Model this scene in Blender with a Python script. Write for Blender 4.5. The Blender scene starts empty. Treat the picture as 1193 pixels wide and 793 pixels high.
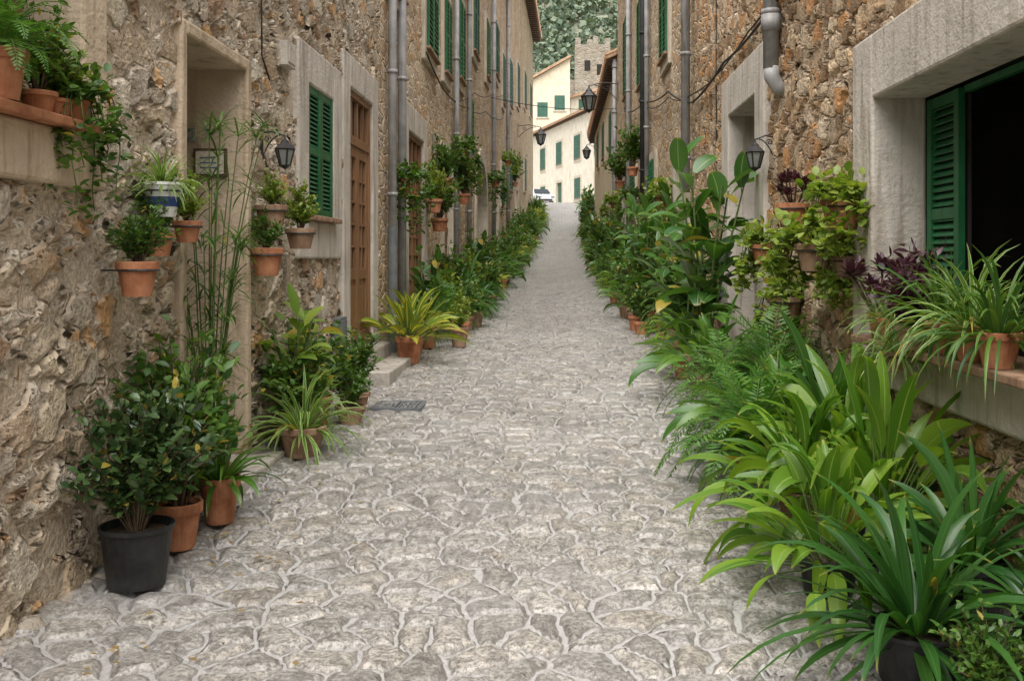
import bpy, math, random
from mathutils import Vector
import numpy as np
rng = random.Random(7)
S = bpy.context.scene
F = 1160.0
CZ = 1.6
GY = [-80,0,4,8,11,20,29,37,45,52,60,68,75,79,100,160,300,700,900]
GZ = [-.3,-.05,0,.14,.27,.5,.78,1.15,1.65,2.35,3.3,4.4,5.55,5.95,6.2,10,55,250,300]
def gz(y): return float(np.interp(y, GY, GZ))
def XL(y): return float(np.interp(y, [43,72],[-2.26,-1.75]))
def XR(y): return float(np.interp(y, [57,72],[2.1,2.7]))
# ---------------------------------------------------------------- frames
def FL(w,y,z): return (XL(y)+w, y, z)
def FR(w,y,z): return (XR(y)-w, y, z)
# ---------------------------------------------------------------- node helpers
def nn(nt, t, ins=None, **props):
    n = nt.nodes.new(t)
    for k,v in props.items(): setattr(n,k,v)
    if ins:
        for k,v in ins.items():
            s = n.inputs[k]
            if isinstance(v, bpy.types.NodeSocket): nt.links.new(v, s)
            else: s.default_value = v
    return n
def c4(c): return (c[0],c[1],c[2],1.0)
def mixc(nt,f,a,b,blend='MIX'):
    n = nt.nodes.new('ShaderNodeMix'); n.data_type='RGBA'; n.blend_type=blend
    for i,v in ((0,f),(6,a),(7,b)):
        if isinstance(v, bpy.types.NodeSocket): nt.links.new(v,n.inputs[i])
        else: n.inputs[i].default_value = v if i==0 else c4(v)
    return n.outputs[2]
def mth(nt,op,a,b=None,c=None,clamp=False):
    n = nt.nodes.new('ShaderNodeMath'); n.operation=op; n.use_clamp=clamp
    for i,v in enumerate((a,b,c)):
        if v is None: continue
        if isinstance(v, bpy.types.NodeSocket): nt.links.new(v,n.inputs[i])
        else: n.inputs[i].default_value = v
    return n.outputs[0]
def mrange(nt,v,a,b,c=0.0,d=1.0,smooth=True):
    n = nn(nt,'ShaderNodeMapRange',{0:v,1:a,2:b,3:c,4:d})
    if smooth: n.interpolation_type='SMOOTHSTEP'
    return n.outputs[0]
def ramp(nt,f,stops,interp='LINEAR'):
    n = nt.nodes.new('ShaderNodeValToRGB'); n.color_ramp.interpolation=interp
    e = n.color_ramp.elements
    while len(e)<len(stops): e.new(0.5)
    for i,(p,c) in enumerate(stops):
        e[i].position=p; e[i].color=c4(c)
    nt.links.new(f,n.inputs[0]); return n.outputs[0]
def noise(nt,vec,scale,detail=4,rough=.55,out=0):
    n = nn(nt,'ShaderNodeTexNoise',{'Vector':vec,'Scale':scale,'Detail':detail,'Roughness':rough})
    return n.outputs[out]
def newmat(name):
    m = bpy.data.materials.new(name); m.use_nodes=True
    nt = m.node_tree; nt.nodes.clear()
    o = nt.nodes.new('ShaderNodeOutputMaterial')
    return m,nt,o
def warped(nt, mapping, amt, nscale):
    tc = nt.nodes.new('ShaderNodeTexCoord')
    mp = nn(nt,'ShaderNodeMapping',{'Vector':tc.outputs['Object'],'Scale':mapping})
    ncol = noise(nt,tc.outputs['Object'],nscale,2,.5,1)
    sub = nn(nt,'ShaderNodeVectorMath',{0:ncol,1:(.5,.5,.5)},operation='SUBTRACT')
    sc = nn(nt,'ShaderNodeVectorMath',{0:sub.outputs[0],'Scale':amt},operation='SCALE')
    ad = nn(nt,'ShaderNodeVectorMath',{0:mp.outputs[0],1:sc.outputs[0]},operation='ADD')
    return tc.outputs['Object'], ad.outputs[0]
def mat_rubble(name, scale, stones, mortar, expose=.25, disp=.045, method='BOTH', edge=(.03,.16), zs=1.4, warp=.22, rough=.9, stain=.35):
    m,nt,o = newmat(name)
    obj,v = warped(nt,(1,1,zs),warp,3.5)
    vc = nn(nt,'ShaderNodeTexVoronoi',{'Vector':v,'Scale':scale,'Randomness':.9})
    ve = nn(nt,'ShaderNodeTexVoronoi',{'Vector':v,'Scale':scale,'Randomness':.9},feature='DISTANCE_TO_EDGE')
    vc2 = nn(nt,'ShaderNodeTexVoronoi',{'Vector':v,'Scale':scale*2.6})
    ve2 = nn(nt,'ShaderNodeTexVoronoi',{'Vector':v,'Scale':scale*2.6},feature='DISTANCE_TO_EDGE')
    sp = nn(nt,'ShaderNodeSeparateColor',{0:vc.outputs['Color']})
    sp2 = nn(nt,'ShaderNodeSeparateColor',{0:vc2.outputs['Color']})
    fine = noise(nt,obj,34,3,.7)
    mid = noise(nt,obj,8,3,.62)
    big = noise(nt,obj,.8,2,.5)
    en = mth(nt,'ADD',ve.outputs['Distance'],mth(nt,'MULTIPLY',mth(nt,'SUBTRACT',mid,.5),.14))
    m1 = mrange(nt,en,edge[0],edge[1])
    exp1 = mrange(nt,sp.outputs[0],expose,expose+.05)
    m1 = mth(nt,'MULTIPLY',m1,exp1)
    en2 = mth(nt,'ADD',ve2.outputs['Distance'],mth(nt,'MULTIPLY',mth(nt,'SUBTRACT',mid,.5),.2))
    m2 = mrange(nt,en2,edge[0]+.03,edge[1]+.06)
    exp2 = mrange(nt,sp2.outputs[1],.45,.5)
    inv = mth(nt,'SUBTRACT',1.0,exp1)
    m2 = mth(nt,'MULTIPLY',mth(nt,'MULTIPLY',m2,exp2),inv)
    mask = mth(nt,'MAXIMUM',m1,m2)
    k = len(stones)
    cidx = mth(nt,'FRACT',mth(nt,'ADD',sp.outputs[1],mth(nt,'MULTIPLY',sp2.outputs[2],mth(nt,'MULTIPLY',inv,.7))))
    sc = ramp(nt,cidx,[(i/k,stones[i]) for i in range(k)],'CONSTANT')
    mot = mrange(nt,mid,.3,.7,.6,1.3,False)
    sc = mixc(nt,1.0,sc,ramp(nt,mot,[(0,(0,0,0)),(1,(1,1,1))]),'MULTIPLY')
    pits = mrange(nt,fine,.35,.5,.5,1.0)
    sc = mixc(nt,.8,sc,ramp(nt,pits,[(0,(0,0,0)),(1,(1,1,1))]),'MULTIPLY')
    st = mrange(nt,noise(nt,obj,2.3,3,.65),.52,.68)
    sc = mixc(nt,mth(nt,'MULTIPLY',st,stain),sc,(.52,.29,.12))
    mc = mixc(nt,mrange(nt,fine,.3,.7),[c*.7 for c in mortar],[min(1,c*1.2) for c in mortar])
    cre = mth(nt,'MULTIPLY',mrange(nt,en,edge[0]-.03,edge[0]+.02),mrange(nt,en,edge[0]+.05,edge[0]+.02))
    mc = mixc(nt,mth(nt,'MULTIPLY',mth(nt,'MULTIPLY',cre,exp1),.5),mc,[c*.4 for c in mortar])
    col = mixc(nt,mask,mc,sc)
    col = mixc(nt,mrange(nt,big,.3,.7,0,.6),col,mixc(nt,1.0,col,(.72,.67,.60),'MULTIPLY'))
    h = mth(nt,'MULTIPLY',mask,mth(nt,'ADD',.45,mth(nt,'MULTIPLY',sp.outputs[2],.55)))
    h = mth(nt,'ADD',h,mth(nt,'MULTIPLY',mid,.45))
    h = mth(nt,'ADD',h,mth(nt,'MULTIPLY',fine,.32))
    b = nn(nt,'ShaderNodeBsdfPrincipled',{'Base Color':col,'Roughness':rough,'Specular IOR Level':.25})
    nt.links.new(b.outputs[0],o.inputs[0])
    d = nn(nt,'ShaderNodeDisplacement',{'Height':h,'Midlevel':.5,'Scale':disp})
    nt.links.new(d.outputs[0],o.inputs['Displacement'])
    m.displacement_method = method
    return m
def mat_plain(name, c1, c2, nscale=6, rough=.8, bump=.01, metal=0, spec=.3, streak=True, bscale=30):
    m,nt,o = newmat(name)
    tc = nt.nodes.new('ShaderNodeTexCoord'); v = tc.outputs['Object']
    f = noise(nt,v,nscale,4,.65)
    col = mixc(nt,mrange(nt,f,.3,.7),c1,c2)
    if streak:
        mp = nn(nt,'ShaderNodeMapping',{'Vector':v,'Scale':(5,5,.5)})
        s = noise(nt,mp.outputs[0],2.2,3,.6)
        col = mixc(nt,mrange(nt,s,.48,.72,0,.7),col,mixc(nt,1.0,col,(.52,.47,.41),'MULTIPLY'))
    b = nn(nt,'ShaderNodeBsdfPrincipled',{'Base Color':col,'Roughness':rough,'Metallic':metal,'Specular IOR Level':spec})
    if bump>=.002:
        g = noise(nt,v,bscale,3,.6)
        bp = nn(nt,'ShaderNodeBump',{'Height':mth(nt,'ADD',g,f),'Distance':bump,'Strength':.8})
        nt.links.new(bp.outputs[0],b.inputs['Normal'])
    nt.links.new(b.outputs[0],o.inputs[0]); return m
def mat_wood(name,c1,c2):
    m,nt,o = newmat(name)
    tc = nt.nodes.new('ShaderNodeTexCoord')
    mp = nn(nt,'ShaderNodeMapping',{'Vector':tc.outputs['Object'],'Scale':(22,22,1.2)})
    f = noise(nt,mp.outputs[0],1.5,4,.65)
    col = mixc(nt,mrange(nt,f,.3,.7),c1,c2)
    b = nn(nt,'ShaderNodeBsdfPrincipled',{'Base Color':col,'Roughness':.5})
    nt.links.new(b.outputs[0],o.inputs[0]); return m
def mat_glass(name,c=(.03,.035,.04)):
    m,nt,o = newmat(name)
    b = nn(nt,'ShaderNodeBsdfPrincipled',{'Base Color':c4(c),'Roughness':.06,'Specular IOR Level':.6})
    nt.links.new(b.outputs[0],o.inputs[0]); return m
def mat_leaf(name,c1,c2,rib=None,ribw=.05,edge=None,edgew=.33,rough=.38,trans=.28,old=(.34,.27,.05),oldp=.975,spec=.45,gain=1.15):
    m,nt,o = newmat(name)
    c1=[c*gain for c in c1]; c2=[c*gain for c in c2]
    g = nt.nodes.new('ShaderNodeNewGeometry'); r = g.outputs['Random Per Island']
    tc = nt.nodes.new('ShaderNodeTexCoord')
    col = mixc(nt,r,c1,c2)
    uv = nn(nt,'ShaderNodeSeparateXYZ',{0:tc.outputs['UV']})
    a = mth(nt,'ABSOLUTE',mth(nt,'SUBTRACT',uv.outputs[0],.5))
    vein = mth(nt,'SINE',mth(nt,'MULTIPLY',uv.outputs[0],75.0))
    col = mixc(nt,mrange(nt,vein,-1,1,0,.25),col,[c*.6 for c in c1])
    if edge: col = mixc(nt,mrange(nt,a,edgew-.04,edgew+.04),col,edge)
    if rib: col = mixc(nt,mrange(nt,a,ribw,ribw*.4),col,rib)
    tip = mrange(nt,uv.outputs[1],.9,1.0,0,.6)
    col = mixc(nt,tip,col,old)
    isold = mth(nt,'GREATER_THAN',r,oldp)
    col = mixc(nt,isold,col,old)
    b = nn(nt,'ShaderNodeBsdfPrincipled',{'Base Color':col,'Roughness':rough,'Specular IOR Level':spec})
    tcol = mixc(nt,1.0,col,(1.5,1.5,.6),'MULTIPLY')
    t = nn(nt,'ShaderNodeBsdfTranslucent',{'Color':tcol})
    mx = nn(nt,'ShaderNodeMixShader',{0:trans,1:b.outputs[0],2:t.outputs[0]})
    nt.links.new(mx.outputs[0],o.inputs[0]); return m
# ---------------------------------------------------------------- materials
M = {}
M['rubL'] = mat_rubble('rubble_stone_ochre',3.5,[(.60,.49,.35),(.47,.37,.26),(.64,.54,.40),(.60,.38,.20),(.50,.44,.35),(.68,.61,.49),(.38,.26,.17),(.54,.47,.38)],(.58,.49,.38),expose=.42,disp=.055,edge=(.02,.09),stain=.32)
M['rubR'] = mat_rubble('rubble_stone_brown',4.6,[(.60,.43,.27),(.42,.29,.18),(.66,.51,.34),(.58,.32,.15),(.50,.39,.27),(.70,.57,.41),(.30,.20,.12)],(.52,.40,.28),expose=.14,disp=.07,edge=(.015,.09),stain=.4)
M['rubF'] = mat_rubble('coursed_stone_tan',3.2,[(.58,.44,.29),(.46,.34,.22),(.64,.50,.34),(.54,.36,.20),(.47,.39,.30),(.63,.52,.38)],(.56,.46,.34),expose=.15,disp=.06,method='BUMP',zs=1.9,warp=.12,edge=(.02,.1))
M['rubG'] = mat_rubble('castle_stone',1.2,[(.36,.31,.25),(.3,.26,.21),(.42,.36,.29)],(.38,.34,.28),expose=.1,disp=.1,method='BUMP',stain=.1)
M['plasterL'] = mat_plain('lime_plaster_beige',(.47,.37,.26),(.60,.48,.35),2.5,.9,.012)
M['plasterG'] = mat_plain('cement_plaster_grey',(.45,.41,.35),(.58,.53,.46),2.5,.9,.012)
M['cream'] = mat_plain('cream_render',(.66,.56,.41),(.74,.65,.50),1.5,.9,.01)
M['cream2'] = mat_plain('pale_render',(.64,.58,.47),(.72,.66,.56),1.5,.9,.01)
M['stonetrim'] = mat_plain('dressed_stone',(.48,.42,.33),(.59,.52,.42),5,.85,.012)
M['green'] = mat_plain('green_shutter_paint',(.010,.095,.030),(.020,.14,.05),5,.45,.001,spec=.4)
M['green2'] = mat_plain('grey_green_shutter_paint',(.035,.10,.07),(.06,.14,.10),5,.5,.001)
M['wood'] = mat_wood('oak_door_wood',(.15,.07,.03),(.27,.135,.06))
M['darkwood'] = mat_wood('dark_door_wood',(.06,.035,.02),(.12,.07,.04))
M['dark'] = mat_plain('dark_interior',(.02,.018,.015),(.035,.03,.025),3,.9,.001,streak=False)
M['glass'] = mat_glass('window_glass')
M['terra'] = mat_plain('terracotta',(.33,.125,.06),(.50,.23,.12),9,.85,.003)
M['terrad'] = mat_plain('aged_terracotta',(.22,.13,.08),(.40,.26,.17),9,.85,.003)
M['black'] = mat_plain('black_plastic_pot',(.012,.012,.013),(.03,.03,.028),9,.45,.001,streak=False)
M['whitepot'] = mat_plain('glazed_white',(.68,.68,.64),(.78,.78,.75),9,.3,.0005,streak=False)
M['blue'] = mat_plain('glazed_blue',(.04,.07,.2),(.06,.1,.26),9,.3,.0005,streak=False)
M['soil'] = mat_plain('soil',(.03,.02,.013),(.07,.05,.03),30,.95,.01,streak=False)
M['iron'] = mat_plain('wrought_iron',(.012,.012,.012),(.03,.028,.026),20,.5,.001,spec=.5,streak=False)
M['pipe'] = mat_plain('grey_drainpipe',(.26,.26,.26),(.38,.37,.36),5,.55,.001,metal=.1)
M['cable'] = mat_plain('black_cable',(.02,.02,.02),(.035,.033,.03),5,.6,.001,streak=False)
M['roof'] = mat_plain('roof_tile',(.40,.24,.15),(.52,.36,.24),3,.9,.02)
M['step'] = mat_plain('step_stone',(.34,.31,.27),(.48,.44,.38),6,.8,.015,streak=True)
M['foot'] = mat_plain('foot_stone',(.30,.26,.21),(.45,.39,.31),7,.85,.02,streak=False)
M['tile'] = mat_plain('ceramic_tile',(.5,.45,.34),(.68,.62,.5),25,.3,.0005,streak=False)
M['stem'] = mat_plain('green_stem',(.07,.12,.03),(.12,.17,.05),20,.6,.001,streak=False)
M['bark'] = mat_plain('brown_stem',(.09,.06,.035),(.15,.11,.07),20,.85,.001,streak=False)
M['carp'] = mat_plain('white_car_paint',(.62,.64,.66),(.65,.67,.69),2,.25,.0001,streak=False,spec=.6)
M['rubber'] = mat_plain('tyre_rubber',(.02,.02,.02),(.03,.03,.03),9,.8,.001,streak=False)
M['lampglass'] = mat_plain('frosted_lamp_glass',(.16,.17,.16),(.24,.26,.24),9,.15,.0001,streak=False)
M['grate'] = mat_plain('drain_metal',(.14,.15,.16),(.2,.21,.22),12,.5,.001,metal=.3,streak=False)
M['meter'] = mat_plain('grey_meter_box',(.12,.13,.13),(.17,.18,.18),6,.6,.001,streak=False)
L = {}
L['clivia'] = mat_leaf('leaf_clivia',(.018,.07,.014),(.05,.135,.024),rib=(.07,.17,.035),rough=.34)
L['aspid'] = mat_leaf('leaf_aspidistra',(.05,.14,.012),(.18,.29,.03),rib=(.24,.36,.08),rough=.36,trans=.36)
L['aspidd'] = mat_leaf('leaf_aspidistra_dark',(.03,.105,.014),(.11,.21,.028),rib=(.14,.25,.06),rough=.34)
L['fern'] = mat_leaf('leaf_fern',(.04,.13,.018),(.11,.23,.035),rough=.5,trans=.36,oldp=.99)
L['jade'] = mat_leaf('leaf_jade',(.022,.055,.018),(.075,.135,.04),rough=.3,trans=.1)
L['bush'] = mat_leaf('leaf_shrub',(.03,.09,.016),(.11,.20,.03),rough=.42)
L['bushy'] = mat_leaf('leaf_yellow_green',(.10,.18,.025),(.26,.32,.06),rough=.4,trans=.36)
L['spider'] = mat_leaf('leaf_spider_plant',(.07,.17,.02),(.14,.26,.04),edge=(.5,.55,.26),edgew=.38,rough=.4,trans=.3)
L['croton'] = mat_leaf('leaf_croton',(.09,.17,.02),(.28,.30,.04),rib=(.6,.5,.06),ribw=.12,rough=.35)
L['rubber'] = mat_leaf('leaf_rubber_plant',(.025,.085,.015),(.08,.17,.03),rib=(.17,.27,.07),ribw=.04,rough=.30,trans=.25)
L['purple'] = mat_leaf('leaf_purple',(.03,.013,.02),(.085,.025,.04),rough=.35,trans=.15,old=(.1,.05,.04))
L['far'] = mat_leaf('leaf_hill_trees_hazed',(.10,.145,.105),(.23,.27,.19),rough=.9,trans=.1,old=(.28,.30,.24),spec=.05,gain=1.0)  # distance haze painted into the leaf colour as a paler, greyer green
# ---------------------------------------------------------------- mesh accumulator
class Acc:
    def __init__(s): s.v=[]; s.f=[]; s.m=[]; s.uv=[]
    def add(s,vs,fs,m=0,uvs=None):
        o=len(s.v); s.v.extend(vs)
        for i,f in enumerate(fs):
            s.f.append(tuple(o+k for k in f)); s.m.append(m)
            if uvs: s.uv.extend([uvs[k] for k in f])
            else: s.uv.extend([(.5,.5)]*len(f))
    def box(s,fr,y0,y1,z0,z1,w0,w1,m=0):
        vs=[fr(w,y,z) for w in (w0,w1) for y in (y0,y1) for z in (z0,z1)]
        s.add(vs,[(0,1,3,2),(4,6,7,5),(0,4,5,1),(2,3,7,6),(0,2,6,4),(1,5,7,3)],m)
    def tube(s,pts,r,n=6,m=0,r2=None,cap=True):
        pts=[Vector(p) for p in pts]; k=len(pts); vs=[]; fs=[]
        for i,p in enumerate(pts):
            t=(pts[min(i+1,k-1)]-pts[max(i-1,0)])
            if t.length<1e-9: t=Vector((0,0,1))
            t.normalize()
            a=t.cross(Vector((0,0,1)) if abs(t.z)<.9 else Vector((1,0,0))).normalized(); b=t.cross(a)
            rr=r if r2 is None else r+(r2-r)*i/(k-1)
            for j in range(n):
                an=2*math.pi*j/n
                vs.append(tuple(p+a*math.cos(an)*rr+b*math.sin(an)*rr))
        for i in range(k-1):
            for j in range(n):
                j2=(j+1)%n; fs.append((i*n+j,i*n+j2,(i+1)*n+j2,(i+1)*n+j))
        if cap:
            fs.append(tuple(range(n-1,-1,-1))); fs.append(tuple((k-1)*n+j for j in range(n)))
        s.add(vs,fs,m)
    def lathe(s,c,prof,n=20,m=0,rot=0):
        vs=[];fs=[]
        for (r,z) in prof:
            for j in range(n):
                a=2*math.pi*j/n+rot; vs.append((c[0]+r*math.cos(a),c[1]+r*math.sin(a),c[2]+z))
        for i in range(len(prof)-1):
            for j in range(n):
                j2=(j+1)%n; fs.append((i*n+j,i*n+j2,(i+1)*n+j2,(i+1)*n+j))
        s.add(vs,fs,m)
    def leaf(s,p,d,Ln,W,droop=.5,n=5,prof='strap',fold=.25,m=0,roll=0.0):
        p=Vector(p); t=Vector(d).normalized(); vs=[];uv=[];fs=[]
        h=Ln/n
        s0=t.cross(Vector((0,0,1)))
        if s0.length<.05: s0=Vector((math.cos(roll*9),math.sin(roll*9),0))
        s0.normalize(); side=rng.uniform(-.06,.06)
        for i in range(n+1):
            u=i/n
            if prof=='strap': w=W*min(1,.55+u*1.6)*(1-max(0,(u-.55)/.45)**1.8)
            elif prof=='lance': w=W*(math.sin(math.pi*min(1,u**.8))**.8 if 0<u<1 else .08)
            else: w=W*(math.sin(math.pi*(u*.92+.04))**.6)
            w=max(w,W*.03)
            sd=(s0-t*s0.dot(t)).normalized(); nrm=sd.cross(t)
            if nrm.z<0: nrm=-nrm
            sd=(sd*math.cos(roll)+nrm*math.sin(roll))
            lift=nrm*(w*.5*fold)
            vs+= [tuple(p-sd*w*.5+lift),tuple(p),tuple(p+sd*w*.5+lift)]
            uv+= [(0,u),(.5,u),(1,u)]
            t=(t+s0*side+Vector((0,0,-droop*(1.0/n)*(.4+u*1.4)))).normalized()
            p=p+t*h
        for i in range(n):
            a=i*3; fs+=[(a,a+1,a+4,a+3),(a+1,a+2,a+5,a+4)]
        s.add(vs,fs,m,uv)
    def mesh(s,name,mats,smooth=False,recalc=False):
        me=bpy.data.meshes.new(name); me.from_pydata(s.v,[],s.f)
        for mt in mats: me.materials.append(mt)
        me.polygons.foreach_set('material_index',s.m)
        uvl=me.uv_layers.new(name='UVMap')
        uvl.data.foreach_set('uv',[c for u in s.uv for c in u])
        if smooth: me.polygons.foreach_set('use_smooth',[True]*len(s.f))
        me.update()
        if recalc:
            import bmesh
            bm=bmesh.new(); bm.from_mesh(me); bmesh.ops.recalc_face_normals(bm,faces=bm.faces); bm.to_mesh(me); bm.free()
        return me
    def obj(s,name,mats,parent=None,smooth=False,bevel=0,recalc=True):
        if not s.f: return None
        return mkobj(name,s.mesh(name,mats,smooth,recalc),parent,bevel=bevel)
def mkobj(name,me,parent=None,loc=(0,0,0),rot=0,sc=1,bevel=0):
    ob=bpy.data.objects.new(name,me); S.collection.objects.link(ob)
    ob.location=loc; ob.rotation_euler=(0,0,rot); ob.scale=(sc,sc,sc) if not isinstance(sc,tuple) else sc
    if parent: ob.parent=parent
    if bevel:
        b=ob.modifiers.new('bevel','BEVEL'); b.width=bevel; b.segments=2; b.limit_method='ANGLE'
    return ob
def empty(name,loc=(0,0,0)):
    e=bpy.data.objects.new(name,None); S.collection.objects.link(e); e.location=loc; e.empty_display_size=.2; return e
def rd(a,b): return rng.uniform(a,b)
# ---------------------------------------------------------------- street + ground
def grid_street():
    ys=[-3.0]
    while ys[-1]<80:
        y=ys[-1]; ys.append(y+(.12 if y<2 else .025 if y<8.5 else .045 if y<14 else .1 if y<26 else .5))
    m,nt,o=newmat('cobblestone_paving')
    obj,v=warped(nt,(1,1,1),.20,3.2)
    sc=4.7
    vc=nn(nt,'ShaderNodeTexVoronoi',{'Vector':v,'Scale':sc,'Randomness':.9},voronoi_dimensions='2D')
    ve=nn(nt,'ShaderNodeTexVoronoi',{'Vector':v,'Scale':sc,'Randomness':.9},feature='DISTANCE_TO_EDGE',voronoi_dimensions='2D')
    sp=nn(nt,'ShaderNodeSeparateColor',{0:vc.outputs['Color']})
    fine=noise(nt,obj,50,3,.75); mid=noise(nt,obj,14,3,.7); big=noise(nt,obj,.8,3,.6)
    en=mth(nt,'ADD',ve.outputs['Distance'],mth(nt,'MULTIPLY',mth(nt,'SUBTRACT',mid,.5),.055))
    # joint width varies from stone to stone
    en=mth(nt,'SUBTRACT',en,mth(nt,'MULTIPLY',mrange(nt,big,.35,.7),.03))
    mask=mrange(nt,en,.03,.10)
    stone=ramp(nt,sp.outputs[1],[(0,(.25,.235,.215)),(.25,(.33,.315,.29)),(.5,(.28,.27,.255)),(.75,(.41,.385,.35)),(1,(.32,.29,.25))])
    stone=mixc(nt,mrange(nt,mid,.3,.7),mixc(nt,1.0,stone,(.62,.61,.59),'MULTIPLY'),mixc(nt,1.0,stone,(1.3,1.29,1.26),'MULTIPLY'))
    stone=mixc(nt,mrange(nt,fine,.40,.54,.7,0),stone,(.10,.092,.08))
    stone=mixc(nt,mrange(nt,fine,.56,.66,0,.35),stone,(.55,.53,.50))
    mortar=mixc(nt,mrange(nt,fine,.3,.7),(.36,.35,.335),(.48,.465,.445))
    gap=mth(nt,'MULTIPLY',mrange(nt,en,.02,.05),mrange(nt,en,.09,.055))
    mortar=mixc(nt,mth(nt,'MULTIPLY',gap,.75),mortar,(.15,.14,.125))
    col=mixc(nt,mask,mortar,stone)
    col=mixc(nt,mrange(nt,big,.45,.75,0,.35),col,(.42,.405,.385))
    h=mth(nt,'MULTIPLY',mrange(nt,en,.03,.2),.75)
    h=mth(nt,'ADD',h,mth(nt,'MULTIPLY',mth(nt,'MULTIPLY',mid,mask),.4))
    h=mth(nt,'ADD',h,mth(nt,'MULTIPLY',fine,.26))
    h=mth(nt,'ADD',h,mth(nt,'MULTIPLY',sp.outputs[2],mth(nt,'MULTIPLY',mask,.3)))
    b=nn(nt,'ShaderNodeBsdfPrincipled',{'Base Color':col,'Roughness':mrange(nt,mid,.3,.7,.26,.5),'Specular IOR Level':.6})
    nt.links.new(b.outputs[0],o.inputs[0])
    d=nn(nt,'ShaderNodeDisplacement',{'Height':h,'Midlevel':.6,'Scale':.028})
    nt.links.new(d.outputs[0],o.inputs['Displacement']); m.displacement_method='BOTH'
    A=Acc(); nx=140
    for y in ys:
        a=XL(y)-.12; b2=XR(y)+.15
        for i in range(nx+1):
            x=a+(b2-a)*i/nx
            A.v.append((x,y,gz(y)+.012*abs(x)**1.5+.01*math.sin(y*1.3+x)))
    for j in range(len(ys)-1):
        for i in range(nx):
            k=j*(nx+1)+i; A.f.append((k,k+1,k+nx+2,k+nx+1)); A.m.append(0)
    A.uv=[(0,0)]*(len(A.f)*4)
    A.obj('cobblestone_street',[m],smooth=True,recalc=False)
    mp=mat_plain('plaza_paving',(.36,.34,.31),(.44,.42,.39),3,.8,.01,streak=False)
    A=Acc(); yy=[80.01,90,100,110,120]
    for y in yy:
        for x in (-30,-5,5,30): A.v.append((x,y,gz(y)+.02))
    for j in range(4):
        for i in range(3):
            k=j*4+i; A.f.append((k,k+1,k+5,k+4)); A.m.append(0)
    A.uv=[(0,0)]*(len(A.f)*4)
    A.obj('plaza_pavement',[mp],recalc=False)
    mg=mat_plain('dry_grass_ground',(.15,.17,.12),(.22,.23,.16),.3,.95,.05,streak=False)
    A=Acc(); yy=sorted(set(GY+[130,190,230,350,420,500,600,800])); xx=[-700,-400,-250,-150,-80,-30,-8,8,30,80,150,250,400,700]
    for y in yy:
        for x in xx:
            A.v.append((x,y,gz(y)-.08+(rd(-8,8) if y>200 and abs(x)>10 else 0)))
    n=len(xx)
    for j in range(len(yy)-1):
        for i in range(n-1):
            k=j*n+i; A.f.append((k,k+1,k+n+1,k+n)); A.m.append(0)
    A.uv=[(0,0)]*(len(A.f)*4)
    A.obj('ground',[mg],recalc=False)
grid_street()
# ---------------------------------------------------------------- shutters/doors
def shutter(A,fr,y0,y1,z0,z1,w,nsl,m=0,leaves=2):
    n=leaves; W=(y1-y0)/n
    for k in range(n):
        a=y0+k*W+.008; b=y0+(k+1)*W-.008; st=min(.07,W*.16)
        A.box(fr,a,a+st,z0,z1,w-.04,w,m); A.box(fr,b-st,b,z0,z1,w-.04,w,m)
        for zc in (z0,(z0+z1)/2-.03,z1-.07): A.box(fr,a+st,b-st,zc+.001,zc+.069,w-.036,w-.004,m)
        dz=(z1-z0-.08)/nsl
        for i in range(nsl):
            z=z0+.04+(i+.5)*dz
            vs=[fr(w-.032,a+st,z+dz*.42),fr(w-.032,b-st,z+dz*.42),fr(w-.006,b-st,z-dz*.35),fr(w-.006,a+st,z-dz*.35)]
            vs+= [fr(w-.038,a+st,z+dz*.30),fr(w-.038,b-st,z+dz*.30),fr(w-.012,b-st,z-dz*.47),fr(w-.012,a+st,z-dz*.47)]
            A.add(vs,[(0,1,2,3),(7,6,5,4),(3,2,6,7),(0,4,5,1)],m)
    A.box(fr,y0,y1,z0,z1,w-.075,w-.06,1)
def glazed_door(A,fr,y0,y1,z0,z1,w):
    A.box(fr,y0,y1,z0,z1,w-.05,w-.035,1)
    tz=z1-(z1-z0)*.19
    A.box(fr,y0,y0+.07,z0,z1,w-.034,w+.03,0); A.box(fr,y1-.07,y1,z0,z1,w-.034,w+.03,0)
    A.box(fr,y0+.07,y1-.07,z1-.07,z1,w-.034,w+.028,0); A.box(fr,y0+.07,y1-.07,tz-.05,tz+.05,w-.034,w+.028,0)
    for k in (1,2,3):
        y=y0+(y1-y0)*k/4; A.box(fr,y-.015,y+.015,tz+.05,z1-.07,w-.034,w+.01,0)
    ym=(y0+y1)/2
    for a,b in ((y0+.07,ym-.003),(ym+.003,y1-.07)):
        A.box(fr,a,a+.09,z0,tz-.05,w-.034,w+.01,0); A.box(fr,b-.09,b,z0,tz-.05,w-.034,w+.01,0)
        lz=z0+(tz-z0)*.33
        for zz,hh in ((z0,.16),(lz,.12),(tz-.17,.12)): A.box(fr,a+.09,b-.09,zz,zz+hh,w-.034,w+.008,0)
        A.box(fr,a+.09,b-.09,z0+.16,lz,w-.034,w-.012,0)
        A.box(fr,a+.15,b-.15,z0+.24,lz-.08,w-.012,w+.002,0)
        n=5
        for i in range(1,n):
            z=lz+.12+(tz-.17-lz-.12)*i/n; A.box(fr,a+.09,b-.09,z-.012,z+.012,w-.034,w,0)
        A.box(fr,(a+b)/2-.012,(a+b)/2+.012,lz+.12,tz-.17,w-.034,w+.002,0)
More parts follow.
